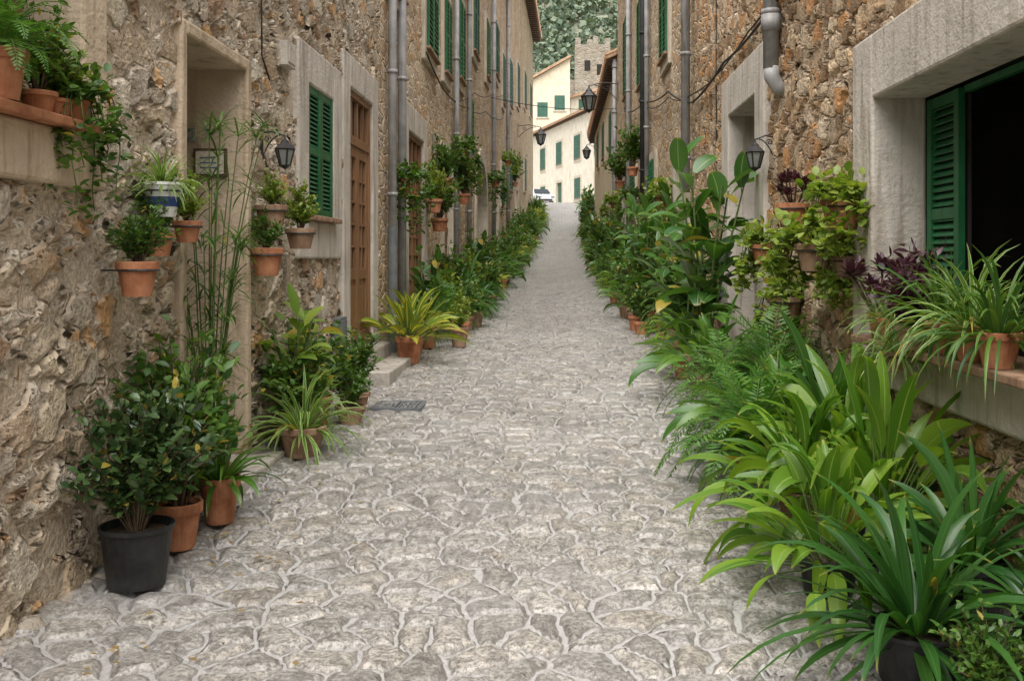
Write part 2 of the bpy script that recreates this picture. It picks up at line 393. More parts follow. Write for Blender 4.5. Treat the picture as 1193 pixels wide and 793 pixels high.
def plank_door(A,fr,y0,y1,z0,z1,w):
    n=max(3,int((y1-y0)/.16))
    for i in range(n):
        a=y0+(y1-y0)*i/n; b=y0+(y1-y0)*(i+1)/n
        A.box(fr,a+.004,b-.004,z0,z1,w-.04,w,0)
    for z in (z0+.25,(z0+z1)/2,z1-.3): A.box(fr,y0+.02,y1-.02,z,z+.12,w,w+.02,0)
    A.box(fr,y0,y1,z0,z1,w-.06,w-.045,1)
# ---------------------------------------------------------------- houses
def house(name,fr,d0,d1,zt,wall,cell,ops,zb=None,trim=M['stonetrim'],roof=True,depth=7.0,zcell=None,over=.4):
    e=empty(name)
    if zb is None: zb=gz(d0)-.6
    zcell=zcell or cell
    def cuts(vals,a,b,c):
        vals=sorted(set([a,b]+[round(v,4) for v in vals if a<v<b])); out=[]
        for i in range(len(vals)-1):
            cc=c if (c>.1 or vals[i+1]>2.6) else .15
            n=max(1,int(math.ceil((vals[i+1]-vals[i])/cc)))
            out+=[vals[i]+(vals[i+1]-vals[i])*k/n for k in range(n)]
        return out+[vals[-1]]
    hol=[]
    for o in ops:
        s=o.get('sw',.2)*.6; hol.append((o['y0']-s,o['y1']+s,o['z0']-(0 if 'door' in o['k'] or o['k']=='arch' else min(s,o.get('sb',9)*.6)),o['z1']+s))
    ys=cuts([v for h in hol for v in h[:2]]+([2.6] if cell<.1 else []),d0,d1,cell)
    vals=sorted(set([zb,zt]+[v for h in hol for v in h[2:] if zb<v<zt])); zs=[]
    for i in range(len(vals)-1):
        n=max(1,int(math.ceil((vals[i+1]-vals[i])/zcell))); zs+=[vals[i]+(vals[i+1]-vals[i])*k/n for k in range(n)]
    zs.append(vals[-1])
    if cell<.1:
        zs=[z for i,z in enumerate(zs) if z<4.4 or i%5==0 or z==zt or z in vals]
    A=Acc(); nz=len(zs)
    for y in ys:
        for z in zs: A.v.append(fr(0,y,z))
    pa=Vector(fr(0,ys[0],0)); pb=Vector(fr(0,ys[0]+1,0)); out=Vector(fr(1,ys[0],0))-pa
    flip=((pb-pa).cross(Vector((0,0,1)))).dot(out)<0
    for i in range(len(ys)-1):
        ym=(ys[i]+ys[i+1])/2
        for j in range(nz-1):
            zm=(zs[j]+zs[j+1])/2
            if any(h[0]<ym<h[1] and h[2]<zm<h[3] for h in hol): continue
            k=i*nz+j; f=(k,k+nz,k+nz+1,k+1)
            A.f.append(f[::-1] if flip else f); A.m.append(0)
    A.uv=[(0,0)]*(len(A.f)*4)
    A.obj('street_wall',[wall],e,smooth=cell<.1,recalc=False)
    B=Acc()
    a,b=d0+.015,d1-.015
    B.add([fr(-.0,a,zb),fr(-depth,a,zb),fr(-depth,a,zt),fr(-.0,a,zt)],[(0,1,2,3)])
    B.add([fr(-.0,b,zb),fr(-depth,b,zb),fr(-depth,b,zt),fr(-.0,b,zt)],[(0,1,2,3)])
    B.add([fr(-depth,a,zb),fr(-depth,b,zb),fr(-depth,b,zt),fr(-depth,a,zt)],[(0,1,2,3)])
    B.obj('side_walls',[M['rubF'] if wall in (M['rubL'],M['rubR'],M['rubF']) else wall],e,recalc=False)
    if roof:
        R=Acc()
        vs=[fr(w,y,z) for (w,z) in ((over,zt-.02),(-depth/2,zt+1.6),(-depth-.3,zt)) for y in (d0+.02,d1-.02)]
        vs+=[fr(w,y,z-.1) for (w,z) in ((over,zt-.02),(-depth/2,zt+1.6),(-depth-.3,zt)) for y in (d0+.02,d1-.02)]
        R.add(vs,[(0,1,3,2),(2,3,5,4),(6,8,9,7),(8,10,11,9),(0,6,7,1),(4,5,11,10),(0,2,8,6),(2,4,10,8),(1,7,9,3),(3,9,11,5)])
        y=d0+.15
        while y<d1-.1:
            c0=Vector(fr(over+.03,y,zt+.03)); c1=Vector(fr(-depth/2,y,zt+1.68))
            R.tube([c0,c1],.085,6); y+=.24 if d0<30 else .4
        R.obj('roof',[M['roof']],e)
        R=Acc(); y=d0+.3
        while y<d1-.2:
            R.box(fr,y,y+.1,zt-.28,zt-.13,.01,over-.08); y+=.55
        R.obj('rafter_ends',[M['darkwood']],e)
    for o in ops:
        y0,y1,z0,z1=o['y0'],o['y1'],o['z0'],o['z1']; sw=o.get('sw',.2); dp=o.get('dp',.2); k=o['k']; pr=o.get('pr',.06)
        T=Acc(); tm=o.get('trim',trim)
        if k=='arch':
            r=(y1-y0)/2; cy=(y0+y1)/2; zc=z1-r*.8; n=14; vs=[];fs=[]
            for i in range(n+1):
                an=math.pi*i/n; yy=cy-r*math.cos(an); zz=zc+r*.8*math.sin(an)
                yo=cy-(r+sw)*math.cos(an); zo=zc+(r*.8+sw)*math.sin(an)
                vs+=[fr(pr,yy,zz),fr(pr,yo,zo),fr(-dp,yy,zz),fr(-.1,yo,zo)]
            for i in range(n):
                q=i*4; fs+=[(q,q+4,q+5,q+1),(q,q+2,q+6,q+4),(q+1,q+5,q+7,q+3)]
            T.add(vs,fs)
            for i in range(n):
                an=math.pi*i/n; an2=math.pi*(i+1)/n
                p=[(cy-(r+sw*.8)*math.cos(t),zc+(r*.8+sw*.8)*math.sin(t)) for t in (an,an2)]
                T.add([fr(.012,p[0][0],p[0][1]),fr(.012,p[1][0],p[1][1]),fr(.012,p[1][0],z1+sw),fr(.012,p[0][0],z1+sw)],[(0,1,2,3)],1)
            T.box(fr,y0-sw,y0,z0,zc,-dp,pr); T.box(fr,y1,y1+sw,z0,zc,-dp,pr)
            T.obj('arch_surround',[tm,M['rubF']],e)
            D=Acc(); plank_door(D,fr,y0,y1,z0,z1,-dp+.06); D.obj('arched_door',[M['darkwood'],M['dark']],e)
            continue
        isd='door' in k
        sb=o.get('sb',sw); zlo=z0 if isd else z0-sb
        T.box(fr,y0-sw,y0,zlo,z1+sw,-dp,pr); T.box(fr,y1,y1+sw,zlo,z1+sw,-dp,pr)
        T.box(fr,y0,y1,z1,z1+sw,-dp,pr)
        if not isd: T.box(fr,y0,y1,zlo,z0,-dp,pr)
        T.obj('surround',[tm],e,bevel=.018 if cell<.3 else 0)
        if not isd:
            Q=Acc(); Q.box(fr,y0-.05,y1+.05,z0,z0+.045,pr-.03,pr+o.get('sill',.07)); Q.box(fr,y0+.005,y1-.005,z0+.002,z0+.043,-dp+.03,pr-.031)
            Q.obj('window_sill',[o.get('sillmat',M['terrad'])],e,bevel=.008 if cell<.3 else 0)
            z0+=.05
        D=Acc()
        if k=='shut':
            shutter(D,fr,y0,y1,z0,z1,o.get('w',.10),o.get('n',14)); D.obj('shutters',[o.get('mat',M['green']),M['dark']],e)
        elif k=='door_glazed':
            glazed_door(D,fr,y0,y1,z0,z1,-dp+.06); D.obj('door',[M['wood'],M['glass']],e,bevel=.004)
        elif k=='door_plank':
            plank_door(D,fr,y0,y1,z0,z1,-dp+.06); D.obj('door',[o.get('mat',M['darkwood']),M['dark']],e)
        elif k=='win':
            D.box(fr,y0,y1,z0,z1,-dp-.02,-dp,1)
            for a,b,c,d in ((y0,y0+.06,z0,z1),(y1-.06,y1,z0,z1),((y0+y1)/2-.03,(y0+y1)/2+.03,z0,z1)):
                D.box(fr,a,b,c,d,-dp,-dp+.04)
            for z in (z0,z1-.06,(z0+z1)/2): D.box(fr,y0+.06,y1-.06,z+.001,z+.059,-dp,-dp+.035)
            D.obj('window',[o.get('mat',M['wood']),M['glass']],e)
    return e
SH=lambda y0,y1,z0,z1,n=14,**k: dict(k='shut',y0=y0,y1=y1,z0=z0,z1=z1,n=n,**k)
LA=house('stone_house',FL,-1.5,12.45,5.9,M['rubL'],.035,[
  dict(k='win',y0=2.9,y1=4.6,z0=2.17,z1=3.5,sw=.25,dp=.25,trim=M['plasterL'],sill=.06,sillmat=M['terra'],pr=.07),
  dict(k='door_plank',y0=5.95,y1=7.1,z0=.2,z1=2.93,sw=.09,dp=.55,trim=M['plasterL'],pr=.05),
  SH(8.8,9.78,1.93,3.14,26,sw=.34,dp=.15,trim=M['plasterG'],pr=.065,w=.05),
  dict(k='door_glazed',y0=10.6,y1=11.9,z0=.6,z1=3.42,sw=.34,dp=.07,trim=M['plasterG'],pr=.055)],over=.15)
LB=house('stone_house',FL,12.45,24,9.0,M['rubF'],.25,[
  dict(k='door_glazed',y0=14.8,y1=16.5,z0=.42,z1=3.5,sw=.4,dp=.09,trim=M['plasterG'],pr=.05),
  SH(16.7,18.1,5.1,7.2,22),SH(19.4,20.4,5.2,6.7,16),
  SH(13.2,14.2,5.2,6.8,18),
  dict(k='door_plank',y0=19.4,y1=20.9,z0=.6,z1=3.6,sw=.25,dp=.12,mat=M['wood']),
  SH(22.2,23.4,5.6,7.4,16)],over=.25)
LC=house('stone_house',FL,24,43,13.4,M['rubF'],.3,[
  dict(k='arch',y0=27.3,y1=31.2,z0=.7,z1=4.4,sw=.4,dp=.4),
  SH(26,27.5,7.0,9.2,18,mat=M['green2']),SH(35.2,37,8.1,10.0,16,mat=M['green2']),SH(30.8,32,7.2,9,16,mat=M['green']),
  SH(40,41.3,7.8,9.8,14,mat=M['green2']),
  SH(24.7,25.7,4.1,5.6,12),
  dict(k='door_plank',y0=35.2,y1=37,z0=1.1,z1=4.2,sw=.3,dp=.12,mat=M['wood']),
  SH(39,40.2,3.6,5.2,12,mat=M['green'])])
LD=house('stone_house',FL,43,71,17.2,M['rubF'],.4,[
  SH(45,46.5,4.6,6.4,12,mat=M['green2']),SH(45,46.6,8.5,10.6,12,mat=M['green2']),SH(51,52.6,9.5,11.6,12,mat=M['green2']),
  SH(58,59.8,10.5,12.5,12,mat=M['green2']),SH(65,67,11,13,12,mat=M['green2']),
  dict(k='door_plank',y0=50,y1=51.5,z0=2.2,z1=5,sw=.3,dp=.3),SH(58,59.5,5.6,7.4,12,mat=M['green2'])],over=.6)
RA=house('stone_house',FR,-1.5,8.6,5.6,M['rubR'],.035,[
  dict(k='win2',y0=3.7,y1=6.4,z0=1.06,z1=2.62,sw=.42,sb=.26,dp=.27,trim=M['plasterG'],sill=.12,sillmat=M['terrad'],pr=.085)],over=.15)
RB=house('stone_house',FR,8.6,15,6.6,M['rubR'],.05,[
  dict(k='door_plank',y0=10.2,y1=11.8,z0=.42,z1=3.27,sw=.46,dp=.32,trim=M['plasterG'],pr=.09)],over=.15)
RC=house('stone_house',FR,15,35,11.6,M['rubF'],.3,[
  dict(k='door_plank',y0=16.1,y1=17.6,z0=.5,z1=3.4,sw=.3,dp=.35),
  SH(18.6,19.8,5.4,7.2,18),SH(23.8,25.4,5.8,8.0,18),SH(29,30.8,6.4,8.8,16),
  SH(21.2,22.1,2.4,3.7,14),SH(26.5,27.8,2.6,4.2,14),
  dict(k='door_plank',y0=30.5,y1=32,z0=1.0,z1=3.8,sw=.3,dp=.3)],over=.2)
RD=house('cream_rendered_house',FR,35,60,8.7,M['cream'],1.0,[
  SH(38,39.4,5.4,7.2,12,mat=M['green2']),SH(44,45.6,6.0,7.6,12,mat=M['green2']),
  dict(k='door_plank',y0=43.5,y1=45,z0=1.6,z1=4.2,sw=.25,dp=.3),SH(50,51.8,6.3,7.9,12,mat=M['green2'])],over=.4)
A=Acc()
shutter(A,FR,5.86,6.38,1.13,2.6,-.26,30,0,1)
shutter(A,FR,3.75,4.3,1.13,2.6,-.26,30,0,1)
A.box(FR,4.3,5.86,2.57,2.61,-.33,-.29,0); A.box(FR,5.0,5.05,1.15,2.57,-.34,-.295,0)
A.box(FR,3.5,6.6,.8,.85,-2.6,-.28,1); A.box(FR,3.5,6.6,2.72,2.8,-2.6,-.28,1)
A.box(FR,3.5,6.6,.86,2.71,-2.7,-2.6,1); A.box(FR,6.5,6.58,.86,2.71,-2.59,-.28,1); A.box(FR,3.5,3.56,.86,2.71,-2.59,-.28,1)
A.obj('inner_shutters_and_room',[M['green'],M['dark']],RA)
def XF(y): return lambda w,u,z: (u,y-w,z)
def pxX(x,d): return (x-650)/F*d
def pxZ(y,d): return CZ-(y-300)/F*d
e=empty('ceramic_house_sign'); A=Acc(); f=XF(7.1)
x0,x1=pxX(225,7.08),pxX(264,7.08); z0,z1=pxZ(206,7.08),pxZ(173,7.08)
A.box(f,x0,x1,z0,z1,0,.02,0); A.box(f,x0+.02,x1-.02,z0+.02,z1-.02,.02,.026,1)
for i in range(3): A.box(f,x0+.05,x1-.05-.02*i,z0+.06+i*.035,z0+.068+i*.035,.026,.028,2)
A.obj('tile_panel',[M['darkwood'],M['tile'],M['blue']],e)
e=empty('doorbell_box'); A=Acc(); A.box(f,pxX(212,7.08),pxX(226,7.08),pxZ(165,7.08),pxZ(150,7.08),0,.03); A.box(f,pxX(215,7.08),pxX(223,7.08),pxZ(161,7.08),pxZ(154,7.08),.03,.034,1)
A.obj('casing',[M['meter'],M['pipe']],e,bevel=.004)
# ---------------------------------------------------------------- background buildings
p0=Vector((4.6,86,0)); p1=Vector((-6.5,124,0)); dd=(p1-p0).normalized(); no=Vector((dd.y,-dd.x,0))
if no.y>0: no=-no
def FB(w,u,z): q=p0+dd*u+no*w; return (q.x,q.y,z)
Lb=(p1-p0).length
ops=[]
for i in range(6):
    u=2.5+i*6.2
    ops.append(SH(u,u+1.9,11.0,13.3,10,mat=M['green2'],sw=.25))
    if i%2==0: ops.append(dict(k='door_plank',y0=u,y1=u+1.9,z0=gz(95),z1=9.2,sw=.25,dp=.2,mat=M['green2']))
    else: ops.append(SH(u,u+1.8,7.2,9.2,10,mat=M['green2'],sw=.25))
house('cream_village_house',FB,0,Lb,15.3,M['cream2'],2,ops,zb=5.5,trim=M['stonetrim'],depth=8,over=.5)
def gable_house(name,x0,x1,y0,y1,zb,ze,zr,mat,wins):
    e=empty(name); A=Acc()
    fr=lambda w,u,z:(u,y0-w,z)
    A.add([(x0,y0,zb),(x1,y0,zb),(x1,y0,zr),(x0,y0,ze),(x0,y1,zb),(x1,y1,zb),(x1,y1,zr),(x0,y1,ze)],[(0,1,2,3),(4,7,6,5),(0,3,7,4),(1,5,6,2)])
    A.obj('walls',[mat],e)
    A=Acc(); A.add([(x0-.6,y0-.5,ze-.25),(x1+.1,y0-.5,zr+.1),(x1+.1,y1+.5,zr+.1),(x0-.6,y1+.5,ze-.25),(x0-.6,y0-.5,ze+.1),(x1+.1,y0-.5,zr+.45),(x1+.1,y1+.5,zr+.45),(x0-.6,y1+.5,ze+.1)],[(0,1,2,3),(4,7,6,5),(0,4,5,1),(1,5,6,2),(2,6,7,3),(3,7,4,0)])
    A.obj('roof',[M['roof']],e)
    A=Acc()
    for (u,z) in wins:
        A.box(fr,u-.7,u+.7,z-1,z+1,-.05,.05,0); A.box(fr,u-.9,u+.9,z-1.2,z-1,0,.12,1)
    A.obj('windows',[M['green2'],M['stonetrim']],e)
gable_house('gabled_village_house',pxX(608,135),pxX(664,135),135,150,6,pxZ(100,135),pxZ(68,135),M['cream'],[(pxX(632,135),pxZ(128,135)),(pxX(652,135),pxZ(120,135))])
gable_house('gabled_village_house',pxX(664.5,140),pxX(722,140),140,155,6,pxZ(114,140),pxZ(100,140),M['cream2'],[(pxX(680,140),pxZ(124,140))])
e=empty('castle_tower'); A=Acc(); d=170
fr=lambda w,u,z:(u,d-w,z)
xa,xb=pxX(670,d),pxX(711,d); zt=pxZ(52,d)
A.box(fr,xa,xb,8,zt,-8,0)
segs=6; wv=(xb-xa)/segs
for i in range(segs):
    if i in (1,4): continue
    A.box(fr,xa+i*wv+.05,xa+(i+1)*wv-.05,zt,zt+[1.2,0,.9,1.4,0,1.1][i],-1,0)
    A.box(fr,xa+i*wv+.05,xa+(i+1)*wv-.05,zt,zt+1.0,-8,-7)
A.box(fr,xa-3,xa,8,pxZ(92,d),-6,-1)
for u,z in ((.35,-3.5),(.7,-4.2)):
    A.box(fr,xa+(xb-xa)*u-.5,xa+(xb-xa)*u+.5,zt+z-1,zt+z+.8,0,.03,1)
A.obj('masonry',[M['rubG'],M['dark']],e)
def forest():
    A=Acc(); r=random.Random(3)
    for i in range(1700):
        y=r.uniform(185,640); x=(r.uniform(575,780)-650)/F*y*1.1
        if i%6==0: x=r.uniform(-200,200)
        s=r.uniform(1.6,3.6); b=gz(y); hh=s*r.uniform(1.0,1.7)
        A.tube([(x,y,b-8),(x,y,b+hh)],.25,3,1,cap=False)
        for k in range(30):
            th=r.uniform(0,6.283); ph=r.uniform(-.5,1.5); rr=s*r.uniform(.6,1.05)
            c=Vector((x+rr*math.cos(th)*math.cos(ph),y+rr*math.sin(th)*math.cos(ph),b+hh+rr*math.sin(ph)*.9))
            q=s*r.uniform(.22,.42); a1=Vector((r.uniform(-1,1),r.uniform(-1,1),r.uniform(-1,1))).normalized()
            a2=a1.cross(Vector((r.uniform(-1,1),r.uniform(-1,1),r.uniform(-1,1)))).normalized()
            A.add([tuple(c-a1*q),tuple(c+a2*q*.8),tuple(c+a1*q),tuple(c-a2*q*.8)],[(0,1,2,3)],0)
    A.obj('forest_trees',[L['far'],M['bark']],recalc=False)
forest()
# ---------------------------------------------------------------- steps
e=empty('stone_door_step'); A=Acc(); A.box(FL,5.9,7.25,gz(6)-.2,.2,-.46,.28); A.obj('slab',[M['step']],e,bevel=.02)
e=empty('stone_door_steps'); A=Acc(); A.box(FL,10.45,12.2,0,.58,-.18,.22); A.box(FL,10.3,12.6,0,.42,.225,.52); A.obj('slabs',[M['step']],e,bevel=.02)
e=empty('stone_door_step'); A=Acc(); A.box(FL,14.6,16.8,.1,.42,-.28,.35); A.obj('slab',[M['step']],e,bevel=.02)
e=empty('stone_door_step'); A=Acc(); A.box(FR,10.0,12.0,.1,.42,-.3,.3); A.obj('slab',[M['step']],e,bevel=.02)
e=empty('wall_meter_box'); A=Acc(); A.box(FL,9.85,10.2,.52,1.0,.0,.1); A.box(FL,9.88,10.17,.55,.97,.1,.11); A.obj('box',[M['meter']],e,bevel=.006)
e=empty('white_junction_box'); A=Acc(); d=8.05; A.box(FL,7.95,8.2,pxZ(78,d),pxZ(50,d),.0,.1); A.box(FL,7.98,8.17,pxZ(74,d),pxZ(54,d),.1,.108)
A.obj('box',[M['plasterG']],e,bevel=.01)
e=empty('drain_grate'); A=Acc(); z=gz(9.3)+.035
G=lambda w,y,z:(w,y,z)
A.box(G,9.05,9.1,z-.04,z,-1.72,-1.25);A.box(G,9.5,9.55,z-.04,z,-1.72,-1.25);A.box(G,9.1,9.5,z-.04,z,-1.72,-1.68);A.box(G,9.1,9.5,z-.04,z,-1.29,-1.25)
for i in range(10): A.box(G,9.1,9.5,z-.03,z-.002,-1.67+i*.038,-1.65+i*.038)
A.box(G,9.1,9.5,z-.04,z-.03,-1.68,-1.29)
A.obj('bars',[M['grate']],e)
def wall_foot(name,fr,y0,y1,mat):
    A=Acc(); y=y0; r=random.Random(11)
    while y<y1:
        l=r.uniform(.10,.30); w=r.uniform(.04,.11); h=r.uniform(.01,.06); n=9; zb=gz(y)
        vs=[];fs=[]
        for (q,zz) in [(1.0,0),(.93,.7),(.6,1.0),(.01,1.05)]:
            for j in range(n):
                a=2*math.pi*j/n; k=r.uniform(.85,1.12)
                vs.append(fr(w*q*math.sin(a)*k+.02,y+l/2+l/2*q*math.cos(a)*k,zb-.03+(h+.05)*zz*r.uniform(.9,1.05)))
        for i in range(3):
            for j in range(n):
                j2=(j+1)%n; fs.append((i*n+j,i*n+j2,(i+1)*n+j2,(i+1)*n+j))
        A.add(vs,fs); y+=l*r.uniform(.9,1.3)
    A.obj(name,[mat],smooth=True)
wall_foot('foundation_stones',FL,1.5,10.2,M['foot'])
wall_foot('foundation_stones',FR,1.5,9.8,M['foot'])
def litter():
    A=Acc(); r=random.Random(5)
    for i in range(420):
        side=r.choice((-1,1)); y=r.uniform(3.2,18); x=side*(2.0-abs(r.gauss(0,.35))-.15)
        s=r.uniform(.012,.03); a=r.uniform(0,6.28); z=gz(y)+.03+.012*abs(x)**1.5
        c,sn=math.cos(a),math.sin(a)
        A.add([(x-c*s,y-sn*s,z),(x+sn*s*.5,y-c*s*.5,z+.006),(x+c*s,y+sn*s,z+.002),(x-sn*s*.5,y+c*s*.5,z+.008)],[(0,1,2,3)])
    ml=mat_leaf('dry_leaf',(.16,.10,.04),(.30,.22,.08),rough=.8,trans=.1,oldp=2)
    A.obj('fallen_leaves',[ml],recalc=False)
litter()
# ---------------------------------------------------------------- pipes and cables
def pipe(name,fr,y,z0,z1,r,w=.1,mat='pipe',lower=None,elbow=False):
    e=empty(name); A=Acc()
    A.tube([fr(w,y,z0),fr(w,y,z1)],r,12)
    z=z0+.5
    while z<z1:
        A.tube([fr(w,y,z),fr(w,y,z+.05)],r*1.25,12); A.box(fr,y-.012,y+.012,z+.01,z+.03,-.02,w)
        z+=1.6
    if elbow:
        A.tube([fr(w,y,z0+.02),fr(w-.01,y,z0-.08),fr(w-.06,y,z0-.16),fr(-.05,y,z0-.2)],r,12)
        A.tube([fr(w,y,z0+.35),fr(w,y,z0+.5)],r*1.25,12)
    A.obj('pipe',[M[mat]],e,smooth=True)
    if lower:
        B=Acc(); B.tube([fr(w,y,lower[0]),fr(w,y,lower[1])],r*1.15,12); B.obj('cast_iron_boot',[M['meter']],e)
pipe('drainpipe',FL,13.0,.3,8.9,.055,.1,lower=(.3,2.0)); pipe('drainpipe',FL,13.8,.35,8.9,.06,.1)
pipe('drainpipe',FL,21.2,.5,8.9,.06); pipe('drainpipe',FL,24.3,.6,13.2,.06); pipe('drainpipe',FL,43.2,1.5,16.8,.08); pipe('drainpipe',FL,33.6,1,13.2,.07)
pipe('drainpipe',FR,15.3,2.6,11.4,.07,.14); pipe('drainpipe',FR,23.2,1.5,11.5,.07,.12,mat='cable'); pipe('drainpipe',FR,22.4,2.4,11.5,.06)
pipe('drainpipe',FR,9.25,3.35,6.5,.075,.12,elbow=True); pipe('drainpipe',FR,28.3,1,11.5,.07); pipe('drainpipe',FR,35.2,1.4,8.6,.08)
def cable(name,pts,r=.012,sag=.05,n=8):
    e=empty(name); A=Acc(); out=[]
    for a,b in zip(pts[:-1],pts[1:]):
        a=Vector(a);b=Vector(b)
        for i in range(n):
            t=i/n; p=a.lerp(b,t); p.z-=sag*4*t*(1-t)*(b-a).length*.3; out.append(p)
    out.append(Vector(pts[-1])); A.tube(out,r,5); A.obj('wire',[M['cable']],e,smooth=True)
cable('wall_cable',[FR(.08,8.0,4.1),FR(.08,9.7,3.95),FR(.1,12,3.95),FR(.1,14.8,3.9),FR(.1,18,4.6),FR(.1,23,5.2),FR(.1,30,6.0)],.016)
cable('wall_cable',[FR(.09,8.0,4.18),FR(.09,10.5,3.98),FR(.11,14.8,4.02),FR(.1,18,4.5),FR(.1,23,5.1)],.010,.08)
cable('wall_cable',[FR(.05,12.9,6),FR(.05,12.9,3.9),FR(.04,12.9,1.5)],.008,0)
cable('wall_cable',[FL(.06,7.35,5.8),FL(.06,7.4,3.1),FL(.06,7.6,2.95)],.007,0)
cable('wall_cable',[FL(.08,16.5,5.0),FL(.08,19,4.8),FL(.08,24,5.2),FL(.08,30,6.0),FL(.08,40,7.2)],.014)
cable('wall_cable',[FL(.08,21,4.9),FL(.08,26,5.9),FL(.08,33,7.0),FL(.08,43,8.8)],.012)
cable('overhead_cable',[FL(.05,33,6.9),FR(.05,34.8,6.8)],.012,.12,12)
# ---------------------------------------------------------------- lanterns
def lantern(name,fr,y,z,size,arm,armz=.5):
    e=empty(name); A=Acc(); c=Vector(fr(arm,y,z)); s=size
    rb,rt=.13*s,.24*s; zb,zt=-.3*s,.12*s; n=6
    for i in range(n):
        a=2*math.pi*i/n; b=2*math.pi*(i+1)/n
        pb=c+Vector((rb*math.cos(a),rb*math.sin(a),zb)); pt=c+Vector((rt*math.cos(a),rt*math.sin(a),zt))
        qb=c+Vector((rb*math.cos(b),rb*math.sin(b),zb)); qt=c+Vector((rt*math.cos(b),rt*math.sin(b),zt))
        A.tube([pb,pt],.022*s,4); A.tube([pb,qb],.022*s,4); A.tube([pt,qt],.026*s,4)
        A.add([tuple(c+(v-c)*.97) for v in (pb,qb,qt,pt)],[(0,1,2,3)],1)
    A.lathe(c,[(rt*1.15,zt),(rt*.95,zt+.05*s),(rt*.45,zt+.16*s),(rt*.4,zt+.2*s),(rt*.15,zt+.26*s),(.02*s,zt+.33*s),(0.001,zt+.36*s)],6)
    A.lathe(c,[(rb*1.1,zb),(rb*.7,zb-.04*s),(.02*s,zb-.09*s),(.001,zb-.12*s)],6)
    top=c+Vector((0,0,zt+.34*s)); za=top.z
    A.tube([fr(0,y,za+armz*.1*s),fr(arm*.5,y,za+.1*s),top],.016*s+.003,6)
    pts=[]; 
    for i in range(14):
        t=i/13; w=arm*(.05+.75*t); zz=za-armz*s*(1-t)**2*.9; pts.append(fr(w,y,zz))
    A.tube(pts,.013*s+.002,5)
    pts=[]
    for i in range(14):
        an=i/13*math.pi*2.6; r=.09*s*(1-i/16); pts.append(fr(arm*.3+r*math.cos(an),y,za-.08*s+r*math.sin(an)))
    A.tube(pts,.010*s+.002,5)
    A.box(fr,y-.03*s,y+.03*s,za-armz*s,za+.15*s,-.02,.025)
    A.obj('iron_frame_and_glass',[M['iron'],M['lampglass']],e)
lantern('wall_lantern',FL,7.55,pxZ(180,7.6),.30,.19,armz=.7)
lantern('wall_lantern',FR,9.6,pxZ(180,9.4),.36,.2,armz=.6)
lantern('street_lamp',FR,34.6,pxZ(117,34.6),1.1,1.02,armz=.5)
lantern('street_lamp',FL,52,pxZ(160,52),1.15,1.2)
lantern('street_lamp',FR,52,pxZ(178,52),.9,.6)
# ---------------------------------------------------------------- plants
def rdir(el,az=None):
    az=rd(0,2*math.pi) if az is None else az
    return Vector((math.cos(el)*math.cos(az),math.cos(el)*math.sin(az),math.sin(el)))
def g_strap(n=50,Ln=.6,W=.05,mat='clivia',droop=1.3,prof='strap',fold=.3,segs=8,e0=25,e1=85):
    A=Acc()
    for i in range(n):
        t=i/n; el=math.radians(e1+(e0-e1)*t+rd(-10,10)); az=i*2.4+rd(-.4,.4)
        d=rdir(el,az); p=Vector((math.cos(az)*.03,math.sin(az)*.03,-.02))
        A.leaf(p,d,Ln*rd(.6,1.1),W*rd(.75,1.15),droop*rd(.5,1.4),segs,prof,fold,0,rd(-.5,.5))
    return A,[L[mat]]
def g_aspid(n=40,Ln=.42,W=.11,mat='aspid',stem=.28,spread=.12,droop=1.2,e0=30):
    A=Acc()
    for i in range(n):
        t=i/n; el=math.radians(86+(e0-86)*t+rd(-8,8)); az=i*2.4+rd(-.4,.4); d=rdir(el,az)
        p=Vector((math.cos(az)*spread*t,math.sin(az)*spread*t,-.02)); st=stem*rd(.2,1.4)
        q=p+d*st; A.tube([p,q],.004,4,1,cap=False)
        A.leaf(q,d+Vector((0,0,-.15)),Ln*rd(.55,1.15),W*rd(.65,1.1),droop*rd(.4,1.6),8,'lance',.35,0,rd(-.8,.8))
    return A,[L[mat],M['stem']]
def g_fern(n=30,Ln=.55,mat='fern'):
    A=Acc()
    for i in range(n):
        el=math.radians(rd(15,80)); az=i*2.4+rd(-.3,.3); t=rdir(el,az); p=Vector((0,0,0)); LL=Ln*rd(.7,1.15); m=24; h=LL/m; pts=[p.copy()]
        for k in range(m):
            u=k/m; t=(t+Vector((0,0,-.075*(.3+u)*1.6))).normalized(); p=p+t*h; pts.append(p.copy())
            if k>2:
                sd=t.cross(Vector((0,0,1))).normalized(); w=.10*math.sin(math.pi*(u**.7)*.93+.15)*LL/.55
                for s in (-1,1):
                    dr=(sd*s+t*.45+Vector((0,0,rd(-.25,.1)))).normalized(); c=p+dr*w; wd=h*.45
                    A.add([tuple(p-t*wd*.5),tuple(p+dr*w*.5-t*wd*.9),tuple(c),tuple(p+dr*w*.5+t*wd*.7)],[(0,1,2,3)],0)
        A.tube(pts[::3],.003,3,1,cap=False)
    return A,[L[mat],M['stem']]
